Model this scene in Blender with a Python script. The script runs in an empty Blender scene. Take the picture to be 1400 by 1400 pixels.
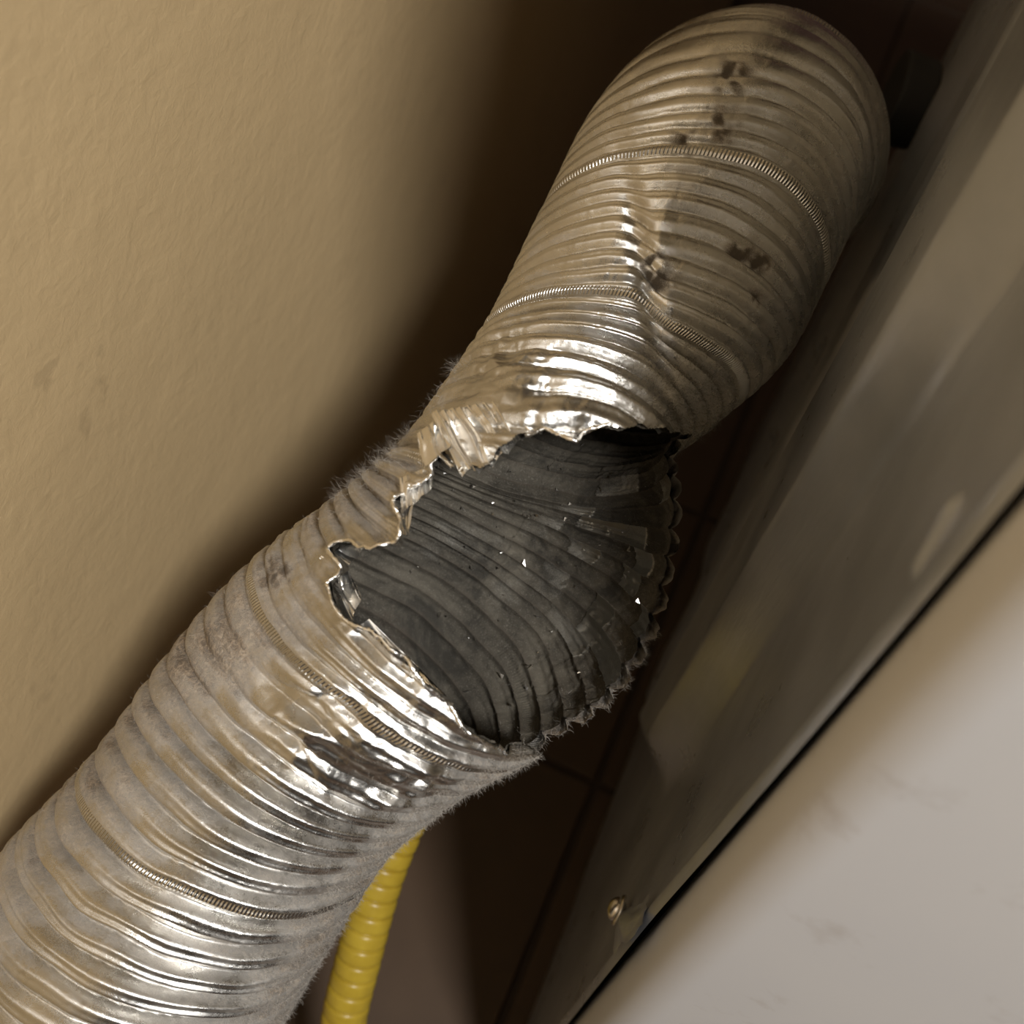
import bpy, bmesh, math, random
import numpy as np
from mathutils import Matrix, Vector
random.seed(4); rng = np.random.RandomState(7)
sc = bpy.context.scene
C = sc.collection
# ------------------------------------------------------------------ camera
F = 1500.0                       # focal length in pixels of a 1400 px frame
H = 0.80                         # camera height above the floor
def _n(v): v = np.array(v, float); return v/np.linalg.norm(v)
UP = -_n([-300, -1150, -F])
GY = _n([950.0, (-UP[2]*-F - UP[0]*950.0)/UP[1], -F])
NX = np.cross(GY, UP)
R3 = np.array([NX, GY, UP])
cam_d = bpy.data.cameras.new('camera'); cam = bpy.data.objects.new('camera', cam_d); C.objects.link(cam)
M4 = Matrix([list(R3[0])+[0], list(R3[1])+[0], list(R3[2])+[H], [0, 0, 0, 1]])
cam.matrix_world = M4
cam_d.sensor_width = 36; cam_d.lens = 36*F/1400; cam_d.clip_start = .005
cam_d.dof.use_dof = True; cam_d.dof.focus_distance = .385; cam_d.dof.aperture_fstop = 9.5
sc.camera = cam
def W(px, py, z):                # a point seen at px,py at depth z, in world metres
    p = np.array([px-700.0, 700.0-py, -F])*z/F
    return R3 @ p + np.array([0, 0, H])
def proj(P):
    q = (P-np.array([0, 0, H])) @ R3
    return 700+q[:, 0]/-q[:, 2]*F, 700-q[:, 1]/-q[:, 2]*F
# ------------------------------------------------------------------ world, lamps, exposure
wd = bpy.data.worlds.new('world'); sc.world = wd; wd.use_nodes = True
bg = wd.node_tree.nodes['Background']; bg.inputs[0].default_value = (1, .86, .68, 1); bg.inputs[1].default_value = .01
def lamp(name, loc, aim, size, power, col, label):
    ld = bpy.data.lights.new(name, 'AREA'); ld.shape = 'DISK'; ld.size = size; ld.energy = power; ld.color = col
    o = bpy.data.objects.new(name, ld); C.objects.link(o); o.location = loc
    o.rotation_euler = (Vector(aim)-Vector(loc)).to_track_quat('-Z', 'Y').to_euler()
    return o
lamp('ceiling_lamp', (.80, -.82, 2.34), (0, .2, .5), .36, 64, (1, .985, .965), '')
vs = sc.view_settings; vs.view_transform = 'Standard'; vs.look = 'None'; vs.gamma = 1; vs.use_curve_mapping = False; vs.exposure = 0
sc.cycles.max_bounces = 8; sc.cycles.use_denoising = True
# ------------------------------------------------------------------ helpers
def tag(o, label=None, cat=None, group=None, kind=None):
    for k, v in (('label', label), ('category', cat), ('group', group), ('kind', kind)):
        if v: o[k] = v
    return o
def mesh_obj(name, V, Fc, mat, parent=None, smooth=True, attrs=None):
    me = bpy.data.meshes.new(name)
    V = np.asarray(V, np.float32)
    if isinstance(Fc, np.ndarray):
        k = Fc.shape[1]; nf = len(Fc)
        me.vertices.add(len(V)); me.vertices.foreach_set('co', V.ravel())
        me.loops.add(nf*k); me.loops.foreach_set('vertex_index', Fc.ravel().astype(np.int32))
        me.polygons.add(nf); me.polygons.foreach_set('loop_start', np.arange(0, nf*k, k, dtype=np.int32))
        me.polygons.foreach_set('loop_total', np.full(nf, k, np.int32))
        me.update(calc_edges=True); me.validate()
    else:
        me.from_pydata([tuple(v) for v in V], [], Fc); me.update()
    if attrs:
        for k, a in attrs.items():
            at = me.attributes.new(k, 'FLOAT', 'POINT'); at.data.foreach_set('value', np.asarray(a, np.float32).ravel())
    me.polygons.foreach_set('use_smooth', [smooth]*len(me.polygons))
    me.materials.append(mat)
    o = bpy.data.objects.new(name, me); C.objects.link(o)
    if parent: o.parent = parent
    return o
def empty(name, loc=(0, 0, 0)):
    o = bpy.data.objects.new(name, None); C.objects.link(o); o.location = loc; o.empty_display_size = .02
    return o
def adopt(ch, root):             # keep world position
    ch.parent = root; ch.matrix_parent_inverse = Matrix.Translation(-Vector(root.location))
def grid_faces(n, m, keep=None):
    i = np.arange(n-1)[:, None]*m+np.arange(m-1)[None, :]
    Fc = np.stack([i, i+1, i+m+1, i+m], -1)
    if keep is not None: return Fc[keep]
    return Fc.reshape(-1, 4)
def box_bm(bm, x0, x1, y0, y1, z0, z1):
    vs_ = [bm.verts.new(p) for p in ((x0,y0,z0),(x1,y0,z0),(x1,y1,z0),(x0,y1,z0),(x0,y0,z1),(x1,y0,z1),(x1,y1,z1),(x0,y1,z1))]
    for q in ((0,3,2,1),(4,5,6,7),(0,1,5,4),(1,2,6,5),(2,3,7,6),(3,0,4,7)): bm.faces.new([vs_[i] for i in q])
def bm_obj(name, bm, mat, parent=None, smooth=False, bevel=0):
    if bevel: bmesh.ops.bevel(bm, geom=bm.edges[:], offset=bevel, segments=2, affect='EDGES', profile=.5)
    bmesh.ops.recalc_face_normals(bm, faces=bm.faces[:])
    me = bpy.data.meshes.new(name); bm.to_mesh(me); bm.free()
    for p in me.polygons: p.use_smooth = smooth
    me.materials.append(mat); o = bpy.data.objects.new(name, me); C.objects.link(o)
    if parent: adopt(o, parent)
    return o
_T = rng.rand(64, 64, 64).astype(np.float32)
def vnoise(P, seed=0):           # value noise -1..1
    P = P+seed*17.31
    i = np.floor(P).astype(int); w = P-i; w = w*w*(3-2*w)
    r = 0
    for a in (0, 1):
        for b in (0, 1):
            for c in (0, 1):
                r = r+_T[(i[..., 0]+a) & 63, (i[..., 1]+b) & 63, (i[..., 2]+c) & 63]*(w[..., 0] if a else 1-w[..., 0])*(w[..., 1] if b else 1-w[..., 1])*(w[..., 2] if c else 1-w[..., 2])
    return r*2-1
def fbm(P, o=3, seed=0): return sum(vnoise(P*2**k, seed+k)*.5**k for k in range(o))
def facet(u, v, seed=0):         # flat-faceted noise -1..1: crumpled foil
    s = (u+v)*.36602540; i = np.floor(u+s).astype(int); j = np.floor(v+s).astype(int)
    a = u+s-i; b = v+s-j
    h = lambda p, q: _T[p & 63, q & 63, seed & 63]
    up_ = a > b
    h0 = h(i, j); h3 = h(i+1, j+1); h1 = np.where(up_, h(i+1, j), h(i, j+1))
    big = np.maximum(a, b); sm = np.minimum(a, b)
    return ((1-big)*h0+(big-sm)*h1+sm*h3)*2-1
def crump(u, v, seed=0):
    P = np.stack([u, v, u*0+seed], -1)
    u = u+.8*vnoise(P*.7, seed); v = v+.8*vnoise(P*.7, seed+3)
    return facet(u, v, seed)+.45*facet(u*2.1+5, v*2.1, seed+9)
def sstep(x, a, b):
    t = np.clip((x-a)/(b-a), 0, 1); return t*t*(3-2*t)
# ------------------------------------------------------------------ materials
def mat(name):
    m = bpy.data.materials.new(name); m.use_nodes = True; nt = m.node_tree
    return m, nt, nt.nodes['Principled BSDF']
def nd(nt, t, **kw):
    n = nt.nodes.new(t)
    for k, v in kw.items():
        if k in n.inputs: n.inputs[k].default_value = v
        else: setattr(n, k, v)
    return n
def noise(nt, scale, detail=4, rough=.55, vec=None, dist=0):
    n = nd(nt, 'ShaderNodeTexNoise', Scale=scale, Detail=detail, Roughness=rough, Distortion=dist)
    if vec is None:
        tc = nd(nt, 'ShaderNodeTexCoord'); vec = tc.outputs['Object']
    nt.links.new(vec, n.inputs['Vector']); return n.outputs['Fac']
def ramp(nt, fac, stops):
    r = nd(nt, 'ShaderNodeValToRGB'); e = r.color_ramp.elements
    while len(e) < len(stops): e.new(.5)
    for q, (p, c) in zip(e, stops): q.position = p; q.color = c if len(c) == 4 else (*c, 1)
    nt.links.new(fac, r.inputs[0]); return r.outputs[0]
def g3(v): return (v, v, v, 1)
def bump(nt, h, strength, dist, prev=None):
    b = nd(nt, 'ShaderNodeBump', Strength=strength, Distance=dist); nt.links.new(h, b.inputs['Height'])
    if prev is not None: nt.links.new(prev, b.inputs['Normal'])
    return b.outputs[0]
def math_(nt, op, a, b=None, clamp=False):
    m = nd(nt, 'ShaderNodeMath', operation=op, use_clamp=clamp)
    for i, x in enumerate((a, b)):
        if x is None: continue
        if isinstance(x, (int, float)): m.inputs[i].default_value = x
        else: nt.links.new(x, m.inputs[i])
    return m.outputs[0]
def mixc(nt, f, a, b):
    m = nd(nt, 'ShaderNodeMix', data_type='RGBA')
    for i, x in ((0, f), (6, a), (7, b)):
        if isinstance(x, (int, float)): m.inputs[i].default_value = x
        elif isinstance(x, tuple): m.inputs[i].default_value = (*x, 1) if len(x) == 3 else x
        else: nt.links.new(x, m.inputs[i])
    return m.outputs[2]

# wall paint
wallm, nt, bs = mat('tan_wall_paint')
a_ = noise(nt, 3.0, 3); c = ramp(nt, a_, [(.3, (.63, .465, .255)), (.7, (.72, .53, .29))])
sp = noise(nt, 45, 3, .6); spots = ramp(nt, sp, [(.63, g3(0)), (.70, g3(1))])
sp2 = noise(nt, 9, 2, .5); spm = ramp(nt, sp2, [(.5, g3(0)), (.62, g3(1))])
c = mixc(nt, math_(nt, 'MULTIPLY', math_(nt, 'MULTIPLY', spots, spm), .22), c, (.26, .18, .10))
nt.links.new(c, bs.inputs['Base Color']); bs.inputs['Roughness'].default_value = .48
h1 = noise(nt, 170, 4, .6, dist=.6); h2 = noise(nt, 28, 3)
nrm = bump(nt, h2, .22, .004); nrm = bump(nt, h1, .24, .0012, nrm); nt.links.new(nrm, bs.inputs['Normal'])

SEAM_OFFSET = 0.0
# foil with dust
def foil(name, lint=0.0, tint=(.68, .66, .62), dark=False):
    m, nt, bs = mat(name)
    tc = nd(nt, 'ShaderNodeTexCoord').outputs['Object']
    at = nd(nt, 'ShaderNodeAttribute', attribute_name='dust').outputs['Fac']
    th = nd(nt, 'ShaderNodeAttribute', attribute_name='th').outputs['Fac']
    ph = nd(nt, 'ShaderNodeAttribute', attribute_name='ph').outputs['Fac']
    cb = nd(nt, 'ShaderNodeCombineXYZ'); nt.links.new(math_(nt, 'MULTIPLY', th, 2.2), cb.inputs[0]); nt.links.new(ph, cb.inputs[1])
    n1 = noise(nt, 1.0, 5, .62, cb.outputs[0]); n2 = noise(nt, 55, 5, .65, tc); n3 = noise(nt, 2600, 2, .6, tc)
    d = math_(nt, 'ADD', math_(nt, 'MULTIPLY', n1, .75), math_(nt, 'MULTIPLY', n2, .75))
    d = math_(nt, 'ADD', d, math_(nt, 'SUBTRACT', math_(nt, 'MULTIPLY', n3, .55), .27))
    d = math_(nt, 'ADD', d, math_(nt, 'SUBTRACT', at, 1.0)); fr0 = math_(nt, 'FRACT', math_(nt, 'DIVIDE', math_(nt, 'ADD', ph, SEAM_OFFSET), 9.0)); d = math_(nt, 'SUBTRACT', d, math_(nt, 'MULTIPLY', math_(nt, 'MULTIPLY', math_(nt, 'GREATER_THAN', fr0, .46), math_(nt, 'LESS_THAN', fr0, .51)), .3 if not dark else 0.0))
    dm = nd(nt, 'ShaderNodeMapRange', interpolation_type='SMOOTHSTEP'); nt.links.new(d, dm.inputs[0])
    dm.inputs[1].default_value = -.08; dm.inputs[2].default_value = .62; dm.inputs[4].default_value = .92; dm = dm.outputs[0]
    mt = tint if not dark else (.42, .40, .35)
    mv = ramp(nt, noise(nt, 30, 4, .6, tc), [(.3, tuple(x*.80 for x in mt)), (.6, mt)])
    soot = ramp(nt, noise(nt, 17, 6, .7, tc), [(.63, g3(0)), (.72, g3(1))])
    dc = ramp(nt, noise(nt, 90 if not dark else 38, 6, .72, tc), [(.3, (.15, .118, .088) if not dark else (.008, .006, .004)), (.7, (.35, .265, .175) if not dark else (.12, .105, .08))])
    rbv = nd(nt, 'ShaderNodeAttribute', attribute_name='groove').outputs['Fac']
    n4 = noise(nt, 420, 6, .75, tc, 1.5); n5 = noise(nt, 1500, 3, .6, tc)
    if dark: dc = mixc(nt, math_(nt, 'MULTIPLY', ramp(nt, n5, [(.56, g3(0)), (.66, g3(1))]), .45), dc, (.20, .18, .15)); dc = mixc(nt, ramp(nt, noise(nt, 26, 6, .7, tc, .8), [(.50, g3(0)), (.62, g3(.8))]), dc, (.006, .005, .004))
    else: dc = mixc(nt, ramp(nt, n4, [(.42, g3(.85)), (.54, g3(0))]), dc, (.085, .066, .05)); dc = mixc(nt, math_(nt, 'MULTIPLY', ramp(nt, n4, [(.56, g3(0)), (.62, g3(1))]), .7), dc, (.47, .39, .30))
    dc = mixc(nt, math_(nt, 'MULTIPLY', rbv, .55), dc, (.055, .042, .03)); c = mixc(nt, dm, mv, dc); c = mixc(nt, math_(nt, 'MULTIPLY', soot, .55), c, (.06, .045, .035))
    nt.links.new(c, bs.inputs['Base Color'])
    nt.links.new(math_(nt, 'SUBTRACT', 1.0, dm), bs.inputs['Metallic']); nt.links.new(math_(nt, 'MULTIPLY', math_(nt, 'SUBTRACT', 1.0, dm), .5), bs.inputs['Specular IOR Level'])
    r = math_(nt, 'ADD', math_(nt, 'MULTIPLY', dm, .6), math_(nt, 'ADD', math_(nt, 'MULTIPLY', n2, .25), .14 if not dark else .24)); nt.links.new(r, bs.inputs['Roughness'])
    # crimped seam every ninth rib: fine teeth across the strip
    fr = math_(nt, 'FRACT', math_(nt, 'DIVIDE', math_(nt, 'ADD', ph, SEAM_OFFSET), 9.0))
    band = math_(nt, 'MULTIPLY', math_(nt, 'GREATER_THAN', fr, .46), math_(nt, 'LESS_THAN', fr, .51))
    teeth = math_(nt, 'MULTIPLY', math_(nt, 'SINE', math_(nt, 'MULTIPLY', th, 260.0)), band)
    nrm = bump(nt, n2, .22, .0008); nrm = bump(nt, n4, .22, .0005, nrm); nrm = bump(nt, teeth, .6 if not dark else .12, .00035, nrm); nrm = bump(nt, n3, .30 if not dark else .6, .00016 if not dark else .0003, nrm)
    nt.links.new(nrm, bs.inputs['Normal'])
    return m
foilm = foil('dusty_aluminium_foil'); foil_in = foil('lint_coated_foil', dark=True)
clean, nt, bs = mat('bright_foil'); bs.inputs['Metallic'].default_value = 1; bs.inputs['Base Color'].default_value = (.93, .91, .87, 1)
rr = ramp(nt, noise(nt, 60, 4), [(.35, g3(.20)), (.7, g3(.40))]); nt.links.new(rr, bs.inputs['Roughness'])
nt.links.new(bump(nt, noise(nt, 300, 3), .25, .0004), bs.inputs['Normal'])
lintm, nt, bs = mat('grey_lint'); bs.inputs['Base Color'].default_value = (.34, .31, .27, 1); bs.inputs['Roughness'].default_value = 1
lintd, nt, bs = mat('dark_lint'); bs.inputs['Base Color'].default_value = (.12, .11, .095, 1); bs.inputs['Roughness'].default_value = 1
# galvanised sheet
galv, nt, bs = mat('galvanised_sheet'); bs.inputs['Metallic'].default_value = .55
tc = nd(nt, 'ShaderNodeTexCoord').outputs['Object']
nt.links.new(ramp(nt, noise(nt, 14, 5, .6, tc), [(.3, (.34, .36, .39)), (.7, (.46, .48, .52))]), bs.inputs['Base Color'])
nt.links.new(ramp(nt, noise(nt, 22, 5, .6, tc), [(.3, g3(.25)), (.7, g3(.40))]), bs.inputs['Roughness'])
mp = nd(nt, 'ShaderNodeMapping'); mp.inputs['Scale'].default_value = (6, 6, 1); nt.links.new(tc, mp.inputs[0])
nt.links.new(bump(nt, noise(nt, 18, 5, .6, mp.outputs[0]), .25, .002), bs.inputs['Normal'])
white, nt, bs = mat('white_enamel')
tc = nd(nt, 'ShaderNodeTexCoord').outputs['Object']
cc = ramp(nt, noise(nt, 5, 3, .5, tc), [(.35, (.55, .545, .55)), (.65, (.59, .58, .57))])
dd = ramp(nt, noise(nt, 38, 5, .65, tc), [(.60, g3(0)), (.76, g3(1))])
nt.links.new(mixc(nt, math_(nt, 'MULTIPLY', dd, .35), cc, (.30, .24, .19)), bs.inputs['Base Color']); bs.inputs['Roughness'].default_value = .38
blackm, nt, bs = mat('black_gap'); bs.inputs['Base Color'].default_value = (.012, .011, .011, 1); bs.inputs['Roughness'].default_value = .7
yel, nt, bs = mat('yellow_coating'); tc = nd(nt, 'ShaderNodeTexCoord').outputs['Object']
nt.links.new(ramp(nt, noise(nt, 70, 4, .6, tc), [(.3, (.36, .24, .022)), (.7, (.47, .33, .035))]), bs.inputs['Base Color']); bs.inputs['Roughness'].default_value = .33
tile, nt, bs = mat('brown_floor_tile'); tc = nd(nt, 'ShaderNodeTexCoord').outputs['Object']
nt.links.new(ramp(nt, noise(nt, 9, 5, .6, tc), [(.3, (.06, .036, .02)), (.7, (.085, .052, .03))]), bs.inputs['Base Color']); bs.inputs['Roughness'].default_value = .5
grout, nt, bs = mat('dark_grout'); bs.inputs['Base Color'].default_value = (.05, .035, .025, 1); bs.inputs['Roughness'].default_value = .9
darkw, nt, bs = mat('dark_end_wall'); bs.inputs['Base Color'].default_value = (.12, .06, .05, 1); bs.inputs['Roughness'].default_value = .8
plaster, nt, bs = mat('low_bounce_plaster'); bs.inputs['Base Color'].default_value = (.055, .052, .05, 1); bs.inputs['Roughness'].default_value = .8  # near black, darkened so the unseen room bounces little light into the gap
chrome, nt, bs = mat('zinc_screw'); bs.inputs['Metallic'].default_value = 1; bs.inputs['Base Color'].default_value = (.7, .66, .6, 1); bs.inputs['Roughness'].default_value = .25

# ------------------------------------------------------------------ setting
WX = -.212; XB = .055; YB = .149
bm = bmesh.new(); box_bm(bm, WX-.1, WX, -1.6, 3.1, 0, 2.4); tag(bm_obj('wall_left', bm, wallm), kind='structure')
bm = bmesh.new(); box_bm(bm, WX, 2.0, 3.0, 3.1, 0, 2.4); tag(bm_obj('wall_back', bm, darkw), kind='structure')
bm = bmesh.new(); box_bm(bm, -.312, 2.1, -1.7, 3.1, 2.4, 2.5); tag(bm_obj('ceiling', bm, plaster), kind='structure')
bm = bmesh.new(); box_bm(bm, 2.0, 2.1, -1.6, 3.1, 0, 2.4); tag(bm_obj('wall_right', bm, plaster), kind='structure')
bm = bmesh.new(); box_bm(bm, -.312, 2.1, -1.7, -1.6, 0, 2.4); tag(bm_obj('wall_front', bm, plaster), kind='structure')
fl = empty('floor'); tag(fl, kind='structure')
bm = bmesh.new(); box_bm(bm, WX, 2.0, -1.6, 3.0, -.05, -.004); bm_obj('grout_bed', bm, grout, fl)
TS = .305; tx0, ty0 = .040, .405   # joints through this corner
bm = bmesh.new(); box_bm(bm, 0, TS-.006, 0, TS-.006, -.02, 0)
first = bm_obj('floor_tile', bm, tile, fl, bevel=.0015)
k = 0
for i in range(-1, 5):
    for j in range(-6, 9):
        x, y = tx0+i*TS+.003, ty0+j*TS+.003
        if x > 1.3: continue
        if k == 0: o = first
        else:
            o = first.copy(); C.objects.link(o)
        o.location = (x, y, 0)
        k += 1

# ------------------------------------------------------------------ the dryer
dry = empty('clothes_dryer', (XB+.34, YB+.35, 0))
tag(dry, 'white dryer with a galvanised back panel, filling the right of the picture', 'dryer')
def onpanel(px, py):
    d = W(px, py, 1)-np.array([0, 0, H]); z = XB/d[0]; return W(px, py, z)
ny, nz = 420, 560
yy = np.linspace(YB+.006, YB+.66, ny); zz = np.linspace(.02, .93, nz)
Yg, Zg = np.meshgrid(yy, zz, indexing='ij')
def capsule(px0, py0, px1, py1, w0, w1=None):
    A = onpanel(px0, py0)[1:]; B = onpanel(px1, py1)[1:]
    ab = B-A; t = np.clip(((Yg-A[0])*ab[0]+(Zg-A[1])*ab[1])/(ab@ab), 0, 1)
    d = np.hypot(Yg-A[0]-t*ab[0], Zg-A[1]-t*ab[1]); w = w0+(w0 if w1 is None else w1-w0)*t if w1 is not None else w0
    return d/w
h = np.zeros_like(Yg)
def ridge(q): return np.where(q < 1, np.cos(np.clip(q, 0, 1)*np.pi/2)**2, 0)
zfade = sstep(Zg-.9*(Yg-.245), .12, .20)*0+sstep(Zg+1.5*(Yg-.245), .33, .38)
def bead(y0, y1, hh): q = (Yg-y0)/(y1-y0); q = np.clip(q, 0, 1); return hh*np.sin(np.clip(q*1.0, 0, 1)*np.pi)**.9
h += .019*sstep(Yg, .243, .263)*(1-sstep(Yg, .335, .375))*zfade
h += .010*sstep(Yg, .425, .445)*(1-sstep(Yg, .48, .51))*sstep(Zg, .05, .10)
h += bead(.560, .640, .010)*sstep(Zg, .05, .10)
h += .002*ridge(capsule(1250, 775, 1300, 690, .0045))
h += .0012*fbm(np.stack([Yg*9, Zg*4, Zg*0], -1), 3, 5)
# folded lip beside the white corner
h += .0022*np.sin(np.clip((Yg-YB-.006)/.008, 0, 1)*np.pi)
Vp = np.stack([XB-h, Yg, Zg], -1).reshape(-1, 3)
p = mesh_obj('back_panel', Vp, grid_faces(ny, nz), galv); adopt(p, dry)
# white wrap-around side sheet with a rounded corner, plus top and far side
r = .016; prof = [(XB+.020, YB+.013), (XB+.006, YB+.008)]
cx, cy = XB+.003+r, YB-.012+r
prof = [(XB+.030, YB+.012), (XB+.0035, YB+.012)]+[(cx-r*math.cos(a), cy-r*math.sin(a)) for a in np.linspace(0, math.pi/2, 12)]+[(cx+.60, cy-r), (cx+.62, cy-r+.02), (cx+.62, YB+.66)]
n = len(prof); Vs = []
for z in np.linspace(.05, .95, 30): Vs += [(x, y, z) for x, y in prof]
s_ = mesh_obj('side_panel', Vs, grid_faces(30, n), white); adopt(s_, dry)
bm = bmesh.new(); box_bm(bm, XB+.004, XB+.64, YB-.012, YB+.66, .945, .975); bm_obj('top_panel', bm, white, dry, bevel=.006)
# unseen console added on the top to keep lamp light off the wall behind
prof = [(XB+.008, .975), (XB+.008, 1.16), (XB+.05, 1.175), (XB+.17, .975)]
bm = bmesh.new(); ra = [bm.verts.new((x, YB+.004, z)) for x, z in prof]; rb = [bm.verts.new((x, YB+.65, z)) for x, z in prof]
bm.faces.new(ra); bm.faces.new(rb[::-1])
for i in range(4): bm.faces.new([ra[i], ra[(i+1) % 4], rb[(i+1) % 4], rb[i]])
bm_obj('light_block_console', bm, white, dry, bevel=.004)
bm = bmesh.new(); box_bm(bm, XB+.009, XB+.60, YB+.02, YB+.655, .05, .94); bm_obj('dark_gap_block', bm, blackm, dry)  # black box behind the corner groove, its colour standing in for shade
for (x, y) in ((XB+.05, YB+.06), (XB+.55, YB+.06), (XB+.05, YB+.58), (XB+.55, YB+.58)):
    bm = bmesh.new(); bmesh.ops.create_cone(bm, cap_ends=True, segments=20, radius1=.022, radius2=.016, depth=.05, matrix=Matrix.Translation((x, y, .025)))
    bm_obj('foot', bm, blackm, dry)
# screw and its torn bracket at the lower corner of the back panel
def screw(px, py, rad):
    P = onpanel(px, py); Mx = Matrix.Translation((XB-.004, P[1], P[2])) @ Matrix.Rotation(-math.pi/2, 4, 'Y')
    bm = bmesh.new()
    bmesh.ops.create_cone(bm, cap_ends=True, segments=24, radius1=rad*1.35, radius2=rad*1.25, depth=.0012, matrix=Mx)
    bmesh.ops.create_uvsphere(bm, u_segments=24, v_segments=14, radius=rad, matrix=Mx @ Matrix.Translation((0, 0, .001)) @ Matrix.Diagonal((1, 1, .75, 1)))
    bm_obj('screw', bm, chrome, dry, smooth=True)
screw(858, 1250, .0052)
P = onpanel(882, 1262); Vc = []
for i in range(14):
    for j in range(10):
        u, v = i/13, j/9
        Vc.append((XB-.003-.005*math.sin(v*2.4+.3)*(.5+.5*math.sin(u*5))-.0008*_T[i, j, 3], P[1]-.009+.016*v+.002*math.sin(u*7), P[2]-.020+.036*u-.006*v+.002*_T[j, i, 5]))
o = mesh_obj('bent_clip', Vc, grid_faces(14, 10), galv); adopt(o, dry)

# ------------------------------------------------------------------ the foil duct
# stations: left and right outline, depth of the axis, flattening
ST = [(-150,1400,230,1620,.440,.95),(-75,1300,310,1500,.432,.95),(0,1185,385,1385,.424,.95),(70,1105,445,1290,.418,.95),(150,1010,510,1190,.411,.95),(230,895,585,1120,.404,.92),
      (300,815,660,1062,.396,.9),(375,748,745,1010,.388,.9),(445,698,830,952,.380,.92),(500,655,890,860,.376,.94),(540,622,918,755,.375,.94),(570,590,925,665,.378,.94),
      (607,538,925,608,.386,.80),(650,478,985,565,.398,.80),(690,400,1075,480,.412,.85),(735,312,1128,385,.430,.9),(790,215,1178,275,.452,.95),(842,185,1203,235,.482,1.0),
      (885,192,1202,222,.520,1.0),(922,196,1198,210,.562,1.0),(955,195,1192,205,.610,1.0),(985,190,1190,200,.665,1.0),(1010,185,1185,195,.72,1.0)]
ST = np.array(ST, float)
PL = np.array([W(a[0], a[1], a[4]) for a in ST]); PR = np.array([W(a[2], a[3], a[4]) for a in ST])
Cn = (PL+PR)/2; Hw = np.linalg.norm(PR-PL, axis=1)/2; Sd = (PR-PL)/(2*Hw[:, None])
def catmull(A, t):
    A = np.asarray(A, float); k = len(A)
    i = np.clip(np.floor(t).astype(int), 0, k-2); w = (t-i)
    g = lambda j: A[np.clip(j, 0, k-1)]
    if A.ndim > 1: w = w[:, None]
    p0, p1, p2, p3 = g(i-1), g(i), g(i+1), g(i+2)
    return .5*((2*p1)+(-p0+p2)*w+(2*p0-5*p1+4*p2-p3)*w**2+(-p0+3*p1-3*p2+p3)*w**3)
TSTN = len(ST)-1
def duct_base(t):
    c = catmull(Cn, t); hw = catmull(Hw, t); sd = catmull(Sd, t); fl_ = catmull(ST[:, 5], t)
    c2 = catmull(Cn, np.clip(t+.35, 0, TSTN)); c1 = catmull(Cn, np.clip(t-.35, 0, TSTN)); T = c2-c1; T /= np.linalg.norm(T, axis=1)[:, None]
    sd /= np.linalg.norm(sd, axis=1)[:, None]
    Fv = np.cross(sd, T)
    Fv /= np.linalg.norm(Fv, axis=1)[:, None]
    vd = np.array([0, 0, H])-c
    Fv *= np.sign((Fv*vd).sum(1))[:, None]
    return c, hw, sd, Fv, fl_, T
# rib phase along t (ribs per station differ: wide below, bunched above)
tt = np.linspace(0, TSTN, 4001)
pxm = (ST[:, :2]+ST[:, 2:4])/2
cl = catmull(pxm, tt); dl = np.r_[0, np.cumsum(np.hypot(*np.diff(cl, axis=0).T))]
pitch = np.interp(tt, [0, 6, 8, 11, 13, 15, 17, 19, 21], [38, 36, 31, 28, 22, 19, 16, 12, 10])
phs = np.r_[0, np.cumsum(np.diff(dl)/((pitch[1:]+pitch[:-1])/2))]
OPEN = np.array([(612,616),(622,640),(637,652),(650,640),(662,646),(672,628),(684,612),(700,603),(716,597),(728,587),(743,584),(756,590),(770,600),(786,606),(798,592),(812,584),(829,583),(850,590),(868,584),(890,586),(914,592),
  (1010,600),(1010,1005),(760,1040),(715,1018),(690,1026),(672,1010),(657,1000),(640,985),(628,975),(618,960),(610,950),(600,938),(590,930),(581,920),(571,905),(560,897),(552,888),(535,876),(520,862),(503,852),(490,850),(481,838),(471,822),(466,810),(463,798),
  (472,788),(481,777),(474,765),(464,755),(473,746),(486,742),(505,752),(520,750),(531,750),(548,744),(560,731),(556,712),(550,690),(562,676),(574,668),(588,658),(598,640),(604,622)], float)
def poly_sd(x, y, P):             # signed distance in px, negative inside
    d = np.full(x.shape, 1e9); ins = np.zeros(x.shape, bool)
    for (x0, y0), (x1, y1) in zip(P, np.roll(P, -1, 0)):
        ex, ey = x1-x0, y1-y0; t = np.clip(((x-x0)*ex+(y-y0)*ey)/(ex*ex+ey*ey+1e-9), 0, 1)
        d = np.minimum(d, np.hypot(x-x0-t*ex, y-y0-t*ey))
        cr = (y0 > y) != (y1 > y); xi = x0+(y-y0)*ex/(ey if abs(ey) > 1e-9 else 1e-9)
        ins ^= cr & (x < xi)
    return np.where(ins, -d, d)
PXM = .385/F                      # metres per photo pixel at the tear
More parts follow.
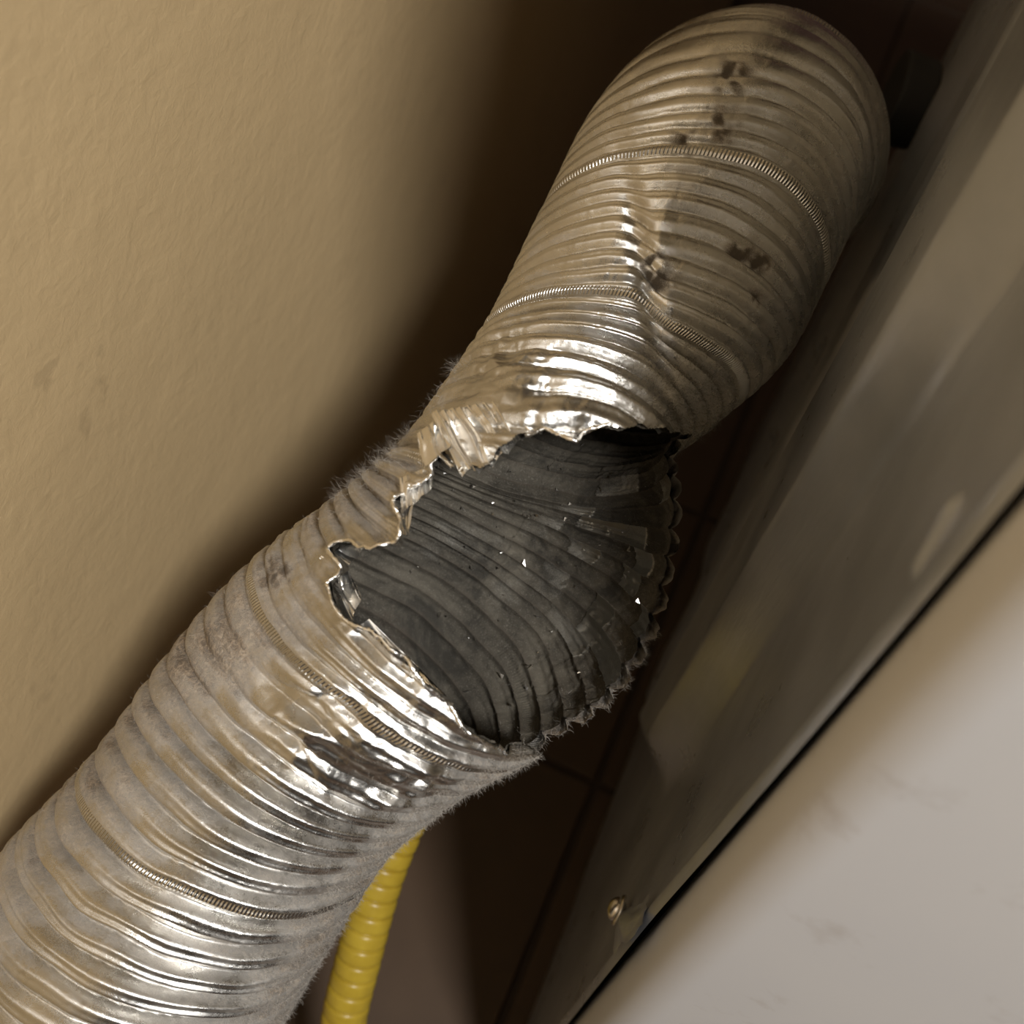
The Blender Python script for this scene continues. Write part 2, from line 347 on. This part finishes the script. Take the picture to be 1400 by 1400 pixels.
def duct_surface(t0, t1, n, m, inset=0.0, inner=False):
    t = np.linspace(t0, t1, n); th = np.linspace(-math.pi/2, 1.5*math.pi, m)   # seam at the back
    c, hw, sd, Fv, fl_, T = duct_base(t)
    ph = np.interp(t, tt, phs)
    Tt, Th = np.meshgrid(t, th, indexing='ij'); co, si = np.cos(Th), np.sin(Th)
    Nn = co[..., None]*sd[:, None]+(si/fl_[:, None])[..., None]*Fv[:, None]; Nn /= np.linalg.norm(Nn, axis=2)[..., None]
    B = c[:, None]+hw[:, None, None]*(co[..., None]*sd[:, None]+(si*fl_[:, None])[..., None]*Fv[:, None])
    x, y = proj(B.reshape(-1, 3)); x = x.reshape(Tt.shape); y = y.reshape(Tt.shape)
    front = si > -.12
    def zone(px, py, r):          # 0..1 falloff on the front side around the place seen at px,py
        return np.exp(-((x-px)**2+(y-py)**2)/r**2)*front
    Ph = ph[:, None]+(Th+math.pi/2)/(2*math.pi)
    # irregular rib course
    Ph = Ph+.35*fbm(B*16, 2, 3)+.10*vnoise(B*60, 8)
    kinkline = (x-(870+.18*(y-300)))
    kz = np.exp(-((y-390)/130)**2)*front*sstep(Tt, 11.5, 12.5)
    Ph = Ph+kz*1.3*sstep(kinkline, -10, 25)
    amp = np.interp(t, [0, 4, 8, 11, 12.5, 15, 18, 21], [.0027, .0027, .0019, .0017, .0015, .0014, .0010, .0006])[:, None]*(1+.35*fbm(B*28, 2, 11))
    flat = np.clip(zone(330, 905, 95)*.9+zone(500, 1030, 95)*.75+zone(420, 800, 60)*.7+zone(690, 530, 50)*.9+zone(610, 575, 55)*.6+zone(900, 350, 55)*.5, 0, .93)
    w = np.abs(np.sin(Ph*math.pi)); rib = (1-(1-w)**1.6)*2-1.15
    rib = rib+.20*np.sin(Ph*2*math.pi*3+1)*np.clip(.45+vnoise(B*34, 21), 0, 1)
    D = amp*rib*(1-flat)*(.42 if inner else 1)
    U, Vv = Th*hw.mean()/.006, Tt*1.0*.028/.006
    # small dents and buckles everywhere, strong crumples at some places
    cr1 = crump(U*.34, Vv*.30, 2); cr2 = crump(U*1.3, Vv*1.3, 31)
    z1 = np.clip(zone(480, 1000, 80)+zone(560, 1050, 60)+.7*zone(400, 960, 60)+zone(700, 520, 60)+.6*zone(880, 340, 60)+.5*zone(790, 580, 50)+.7*zone(430, 780, 70)+.4*zone(620, 960, 70), 0, 1)
    D = D+z1*(.0030*cr1+.00022*cr2)+.00010*cr2*np.interp(t, [0, 6, 10, 21], [.6, 1, 1.2, .7])[:, None]
    D = D-kz*.003*np.exp(-(kinkline/16)**2)
    D = D+.0022*fbm(B*11, 2, 40)
    # ragged outline of the tear and its outward curl
    sdist = poly_sd(x, y, OPEN)+4.0*crump(U*.8, Vv*.8, 12)
    sdist = np.where(si > -.02+.05*vnoise(B*220, 9), sdist, 99)
    sdist = np.where((Tt > 2) & (Tt < 13.6), sdist, 99)
    near = np.clip(1-sdist/34, 0, 1)*(sdist > -30)
    nearL = near*sstep(-x, -730, -600)
    D = D+nearL*(.0018+.0022*crump(U*.7, Vv*.7, 50))*near+.0002*near*cr2
    if inner:
        # broken steps in the foil and heavier lint inside
        ri = np.floor(Ph).astype(int); cc_ = _T[ri & 63, 7, 3]*5; cell = np.floor(Th*4.2+cc_+.3*cr1).astype(int)
        stp = _T[ri & 63, cell & 63, 11]
        D = D-.0018-.0012*stp*sstep(x, 620, 840)-.0005*np.abs(cr1)-.0003*np.abs(cr2)
    P = B+Nn*D[..., None]
    dust = np.interp(t, [0, 1.5, 3, 6, 9, 12, 13, 16, 21], [.24, .28, .42, .46, .42, .20, .19, .26, .34])[:, None]+0*x
    dust += .30*sstep(co, .55, .95)*np.interp(t, [0, 9, 12, 21], [1, 1, .3, .1])[:, None]        # lint-laden lower right flank
    dust += .16*sstep(-co, .3, .9)*np.interp(t, [0, 9, 12, 21], [1, 1, .2, .1])[:, None]
    dust += .22*zone(320, 900, 90)+.2*zone(450, 760, 60)
    dust -= .40*z1+.45*near+.16*np.exp(-(co/.4)**2)*np.interp(t, [0, 7, 9], [1, 1, .2])[:, None]
    dust -= .12*(rib > .5)
    st = np.clip(zone(893, 362, 20)+zone(905, 385, 26)*.7+zone(1000, 108, 24)+zone(985, 175, 20)+zone(940, 196, 22)*.8+zone(1012, 342, 17)+zone(1040, 360, 14)+zone(1030, 410, 12)+zone(380, 785, 22)*.7+zone(560, 1085, 20)*.5, 0, 1)*np.clip(.6+1.2*fbm(B*260, 2, 77), 0, 1)
    dust += 1.0*st
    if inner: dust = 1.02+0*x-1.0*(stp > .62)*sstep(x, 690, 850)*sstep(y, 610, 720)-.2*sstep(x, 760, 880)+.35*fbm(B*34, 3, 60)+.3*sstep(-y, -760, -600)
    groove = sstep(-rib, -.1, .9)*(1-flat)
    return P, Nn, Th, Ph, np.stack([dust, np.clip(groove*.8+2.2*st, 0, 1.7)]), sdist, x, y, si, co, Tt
duct = empty('foil_duct', tuple(Cn[8]))
tag(duct, 'torn ribbed aluminium foil vent duct, dusty and crumpled, running diagonally between wall and dryer', 'duct')
n, m = 1500, 620
P, Nn, Th, Ph, dust, sd_, X_, Y_, SI, CO, TT_ = duct_surface(0, TSTN, n, m)
hole = sd_ < 0
keep = ~(hole[:-1, :-1] | hole[1:, :-1] | hole[:-1, 1:] | hole[1:, 1:])
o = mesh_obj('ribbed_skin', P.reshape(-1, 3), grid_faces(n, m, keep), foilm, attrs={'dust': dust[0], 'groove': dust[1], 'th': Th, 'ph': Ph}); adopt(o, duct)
o['label'] = 'ribbed aluminium foil with grey dust'; print('DUCT X', P[..., 0].max(), P[..., 0].min(), P.reshape(-1, 3)[P[..., 0].argmax()])
Pi, Ni, Thi, Phi, di, sdi, xi_, yi_, sii, coi, tti = duct_surface(5.0, 13.5, 800, 520, inner=True)
hole = (sdi < 1.0); keep = ~(hole[:-1, :-1] | hole[1:, :-1] | hole[:-1, 1:] | hole[1:, 1:])
o = mesh_obj('inner_lining', Pi.reshape(-1, 3), grid_faces(800, 520, keep), foil_in, attrs={'dust': di[0], 'groove': di[1], 'th': Thi, 'ph': Phi}); adopt(o, duct)
o['label'] = 'dark lint-coated inside of the duct seen through the tear'
# torn flaps: patches of thin foil given by four corners
def flap(c4, z4, nu, nv, pleats, pamp, camp, seed, curl=0.0, lab=None):
    A = [W(px, py, z) for (px, py), z in zip(c4, z4)]
    u = np.linspace(0, 1, nu); v = np.linspace(0, 1, nv); U, V = np.meshgrid(u, v, indexing='ij')
    Uw = U+.05*vnoise(np.stack([U*3, V*2, U*0], -1), seed)
    edge = 1+.07*vnoise(np.stack([U*7, U*0, U*0+3], -1), seed)-.05*np.abs(np.sin(Uw*pleats*math.pi))
    Ve = V*edge
    B = ((1-U)*(1-Ve))[..., None]*A[0]+(U*(1-Ve))[..., None]*A[1]+(U*Ve)[..., None]*A[2]+((1-U)*Ve)[..., None]*A[3]
    N = np.cross(A[1]-A[0], A[3]-A[0]); N /= np.linalg.norm(N)
    if N @ (np.array([0, 0, H])-A[0]) < 0: N = -N
    sz = np.linalg.norm(A[1]-A[0]); sv = np.linalg.norm(A[3]-A[0])
    D = pamp*(np.abs(np.sin(Uw*pleats*math.pi))**.7*2-1)*sstep(V, -.15, .5)+pamp*.25*np.sin(Uw*pleats*2*math.pi*2.3+V*2)+camp*crump(U*sz/.008, V*sv/.008, seed)
    D = D+curl*V**3-.0015*(1-V)**4
    P = B+N*D[..., None]
    o = mesh_obj('torn_flap', P.reshape(-1, 3), grid_faces(nu, nv), clean, smooth=True); adopt(o, duct)
    if lab: o['label'] = lab
    return o
flap([(588,562),(716,540),(748,586),(634,660)], [.336,.342,.340,.333], 240, 110, 5.5, .0026, .0003, 3, .002, 'bright pleated foil flap folded over the tear')
flap([(574,590),(606,566),(612,612),(578,640)], [.333,.338,.337,.331], 70, 70, 1.6, .0022, .0005, 8, .003)
flap([(548,652),(590,636),(590,668),(548,705)], [.337,.341,.339,.335], 60, 60, 2.5, .0012, .0004, 12, .001)
flap([(534,700),(566,680),(564,724),(552,742)], [.338,.336,.332,.334], 50, 50, 1.5, .0012, .0004, 13, .001)
flap([(438,760),(470,738),(500,748),(466,792)], [.345,.351,.350,.344], 60, 60, 1.6, .0022, .0006, 15, .002)
flap([(446,812),(474,776),(490,820),(472,866)], [.344,.350,.349,.343], 60, 70, 1.5, .0020, .0006, 19, .002)
flap([(452,880),(504,846),(618,958),(600,975)], [.348,.348,.342,.343], 80, 110, 1.0, .0012, .0007, 23, .001)
# thin rolled-back edge of bright foil along the tear
def rim(poly, seed):
    r = np.random.RandomState(seed); pl = np.array(poly, float); L = np.r_[0, np.cumsum(np.hypot(*np.diff(pl, axis=0).T))]
    q = np.arange(0, L[-1], 2.0); px = np.interp(q, L, pl[:, 0]); py = np.interp(q, L, pl[:, 1])
    px = px+2.2*vnoise(np.stack([q*.09, q*0+seed, q*0], -1), 1)+1.2*vnoise(np.stack([q*.3, q*0+seed, q*0], -1), 2)
    py = py+2.2*vnoise(np.stack([q*.09, q*0+seed, q*0], -1), 3)+1.2*vnoise(np.stack([q*.3, q*0+seed, q*0], -1), 4)
    msk = (SI > .05) & (TT_ > 3) & (TT_ < 14) & (sd_ > -6) & (sd_ < 16)
    pp, pn, sx, sy = P[msk], Nn[msk], X_[msk], Y_[msk]; base = []; nor = []
    for a_, b_ in zip(px, py):
        k = np.argmin((sx-a_)**2+(sy-b_)**2); base.append(pp[k]); nor.append(pn[k])
    base = np.array(base); nor = np.array(nor); ker = np.ones(5)/5
    for j in range(3):
        base[2:-2, j] = np.convolve(base[:, j], ker, 'valid'); nor[2:-2, j] = np.convolve(nor[:, j], ker, 'valid')
    T = np.gradient(base, axis=0); T /= np.linalg.norm(T, axis=1)[:, None]+1e-9
    Bn = np.cross(T, nor); Bn /= np.linalg.norm(Bn, axis=1)[:, None]+1e-9
    rr_ = .00055+.00045*np.abs(vnoise(np.stack([q*.07, q*0, q*0+seed], -1), 5))
    a = np.linspace(-.6, 3.9, 9)
    V = base[:, None]+rr_[:, None, None]*(np.cos(a)[None, :, None]*Bn[:, None]*-1+(np.sin(a)+.6)[None, :, None]*nor[:, None])
    V = V+.00012*r.normal(0, 1, V.shape)
    o = mesh_obj('torn_edge', V.reshape(-1, 3), grid_faces(len(q), 9), clean); adopt(o, duct)
rim([(622,640),(606,622),(598,640),(588,658),(574,668),(562,676),(550,690),(556,712),(560,731),(548,744),(531,750),(505,752),(486,742),(473,746),(464,755),(474,765),(481,777),(472,788),(463,798),(466,810),(471,822),(481,838),(490,850),(503,852),(520,862),(552,888),(571,905),(590,930),(610,950),(628,975),(657,1000),(690,1026)], 1)
rim([(720,598),(743,584),(756,590),(770,600),(786,606),(798,592),(812,584),(829,583)], 2)
# small bits of torn foil stuck to the inside
bmv = []; bmf = []
r_ = np.random.RandomState(5)
psel = Pi.reshape(-1, 3)[(sii.ravel() < -.2) & (xi_.ravel() > 560) & (xi_.ravel() < 900)]; nsel = -Ni.reshape(-1, 3)[(sii.ravel() < -.2) & (xi_.ravel() > 560) & (xi_.ravel() < 900)]
for q in r_.randint(0, len(psel), 150):
    k = len(bmv); c0 = psel[q]+nsel[q]*.0008; L = .0005+.0012*r_.rand()**2
    for _ in range(4): bmv.append(c0+r_.normal(0, 1, 3)*L*.6+nsel[q]*r_.rand()*.0014)
    bmf += [(k, k+1, k+2), (k+1, k+2, k+3)]
o = mesh_obj('foil_crumbs', bmv, bmf, clean, smooth=False); adopt(o, duct); o['kind'] = 'stuff'
# lint: short fine fibres on the flank and on the torn rim
def lint(name, Pv, Nv, count, ln, wd, matl, seed, lab=None):
    r = np.random.RandomState(seed); idx = r.randint(0, len(Pv), count); p = Pv[idx].astype(float); nv = Nv[idx]
    d = nv+r.normal(0, .75, (count, 3)); d /= np.linalg.norm(d, axis=1)[:, None]
    L = ln*(.3+r.rand(count)**2*1.6)[:, None]; side = np.cross(d, r.normal(0, 1, (count, 3))); side /= np.linalg.norm(side, axis=1)[:, None]; side *= wd/2
    Vv = []; k = 4
    for j in range(k+1):
        w = side*(1-.7*j/k); Vv += [p-w, p+w]
        d = d+r.normal(0, .55, (count, 3)); d /= np.linalg.norm(d, axis=1)[:, None]; p = p+d*L/k
    V = np.stack(Vv, 1).reshape(-1, 3); b = np.arange(count)[:, None]*2*(k+1)
    Fc = np.concatenate([b+np.array([[2*j, 2*j+1, 2*j+3, 2*j+2]]) for j in range(k)], 0)
    o = mesh_obj(name, V, Fc, matl, attrs=None); adopt(o, duct); o['kind'] = 'stuff'
    if lab: o['label'] = lab
    return o
P2 = P.reshape(-1, 3); N2 = Nn.reshape(-1, 3); x2, y2 = X_.ravel(), Y_.ravel(); si2 = SI.ravel(); co2 = CO.ravel(); t2 = TT_.ravel(); sdx = sd_.ravel()
ok = sdx > 1
sel = ok & (t2 > 1) & (t2 < 9) & (co2 > .72) & (si2 > -.4)
lint('lint', P2[sel], N2[sel], 40000, .0021, .00010, lintm, 1, 'grey lint fuzz on the lower flank')
sel = ok & (t2 > .5) & (t2 < 10) & (si2 > 0); lint('lint', P2[sel], N2[sel], 7000, .0016, .00007, lintm, 2)
sel = ok & (t2 > 8.3) & (t2 < 12.2) & (co2 < -.75); lint('lint', P2[sel], N2[sel], 1500, .0032, .00006, lintm, 3, 'pale lint wisps caught on the left rim')
sel = ok & (t2 > 11.6) & (t2 < 13.2) & (co2 > .3) & (si2 > -.3); lint('lint', P2[sel], N2[sel], 6000, .0022, .0001, lintd, 4, 'dark lint under the neck of the duct')
pi2 = Pi.reshape(-1, 3); sel = (sii.ravel() < .1) & (xi_.ravel() > 560) & (xi_.ravel() < 930); lint('lint', pi2[sel], -Ni.reshape(-1, 3)[sel], 9000, .0018, .00008, lintd, 5)

r0 = np.random.RandomState(11)
cl_t = [(520,640),(505,655),(535,628),(628,505),(560,600),(492,668),(470,680),(548,618)]
near_c = np.zeros(len(P2), bool)
for px, py in cl_t: near_c |= ((x2-px)**2+(y2-py)**2 < 9**2) & (np.abs(si2) < .5)
if near_c.any(): lint('lint', P2[near_c], N2[near_c], 3000, .0042, .00005, lintm, 6)
# dark outlet collar of the dryer beside the duct's far end
bm = bmesh.new()
A = Vector(W(1216, 132, .66)); Bp = Vector(W(1262, 146, .66)); ax = (Bp-A)
Mx = Matrix.Translation((A+Bp)/2) @ ax.to_track_quat('Z', 'Y').to_matrix().to_4x4()
bmesh.ops.create_cone(bm, cap_ends=True, segments=48, radius1=.028, radius2=.026, depth=ax.length, matrix=Mx)
o = bm_obj('outlet_collar', bm, blackm, dry, smooth=False, bevel=.002)

# ------------------------------------------------------------------ yellow gas hose
hose = empty('gas_hose', tuple(W(470, 1400, .56)))
tag(hose, 'yellow corrugated flexible gas hose hanging below the foil duct', 'hose')
hp = np.array([W(440, 1700, .62), W(458, 1500, .58), W(469, 1400, .56), W(490, 1310, .55), W(520, 1200, .545), W(556, 1110, .545), (W(600, 1010, .56)), W(640, 900, .60)])
n, m = 1800, 40; t = np.linspace(0, len(hp)-1, n); c = catmull(hp, t); ds = np.r_[0, np.cumsum(np.linalg.norm(np.diff(c, axis=0), axis=1))]
T = np.gradient(c, axis=0); T /= np.linalg.norm(T, axis=1)[:, None]
s1 = np.cross(T, [1, .3, 0]); s1 /= np.linalg.norm(s1, axis=1)[:, None]; s2 = np.cross(T, s1)
rp = (ds/.0086) % 1; rad = .0098+.0019*np.clip(1-np.abs(2*rp-1)**5, 0, 1)**.6
a = np.linspace(0, 2*math.pi, m)
Ph_ = c[:, None]+rad[:, None, None]*(np.cos(a)[None, :, None]*s1[:, None]+np.sin(a)[None, :, None]*s2[:, None])
o = mesh_obj('ribbed_tube', Ph_.reshape(-1, 3), grid_faces(n, m), yel); adopt(o, hose)
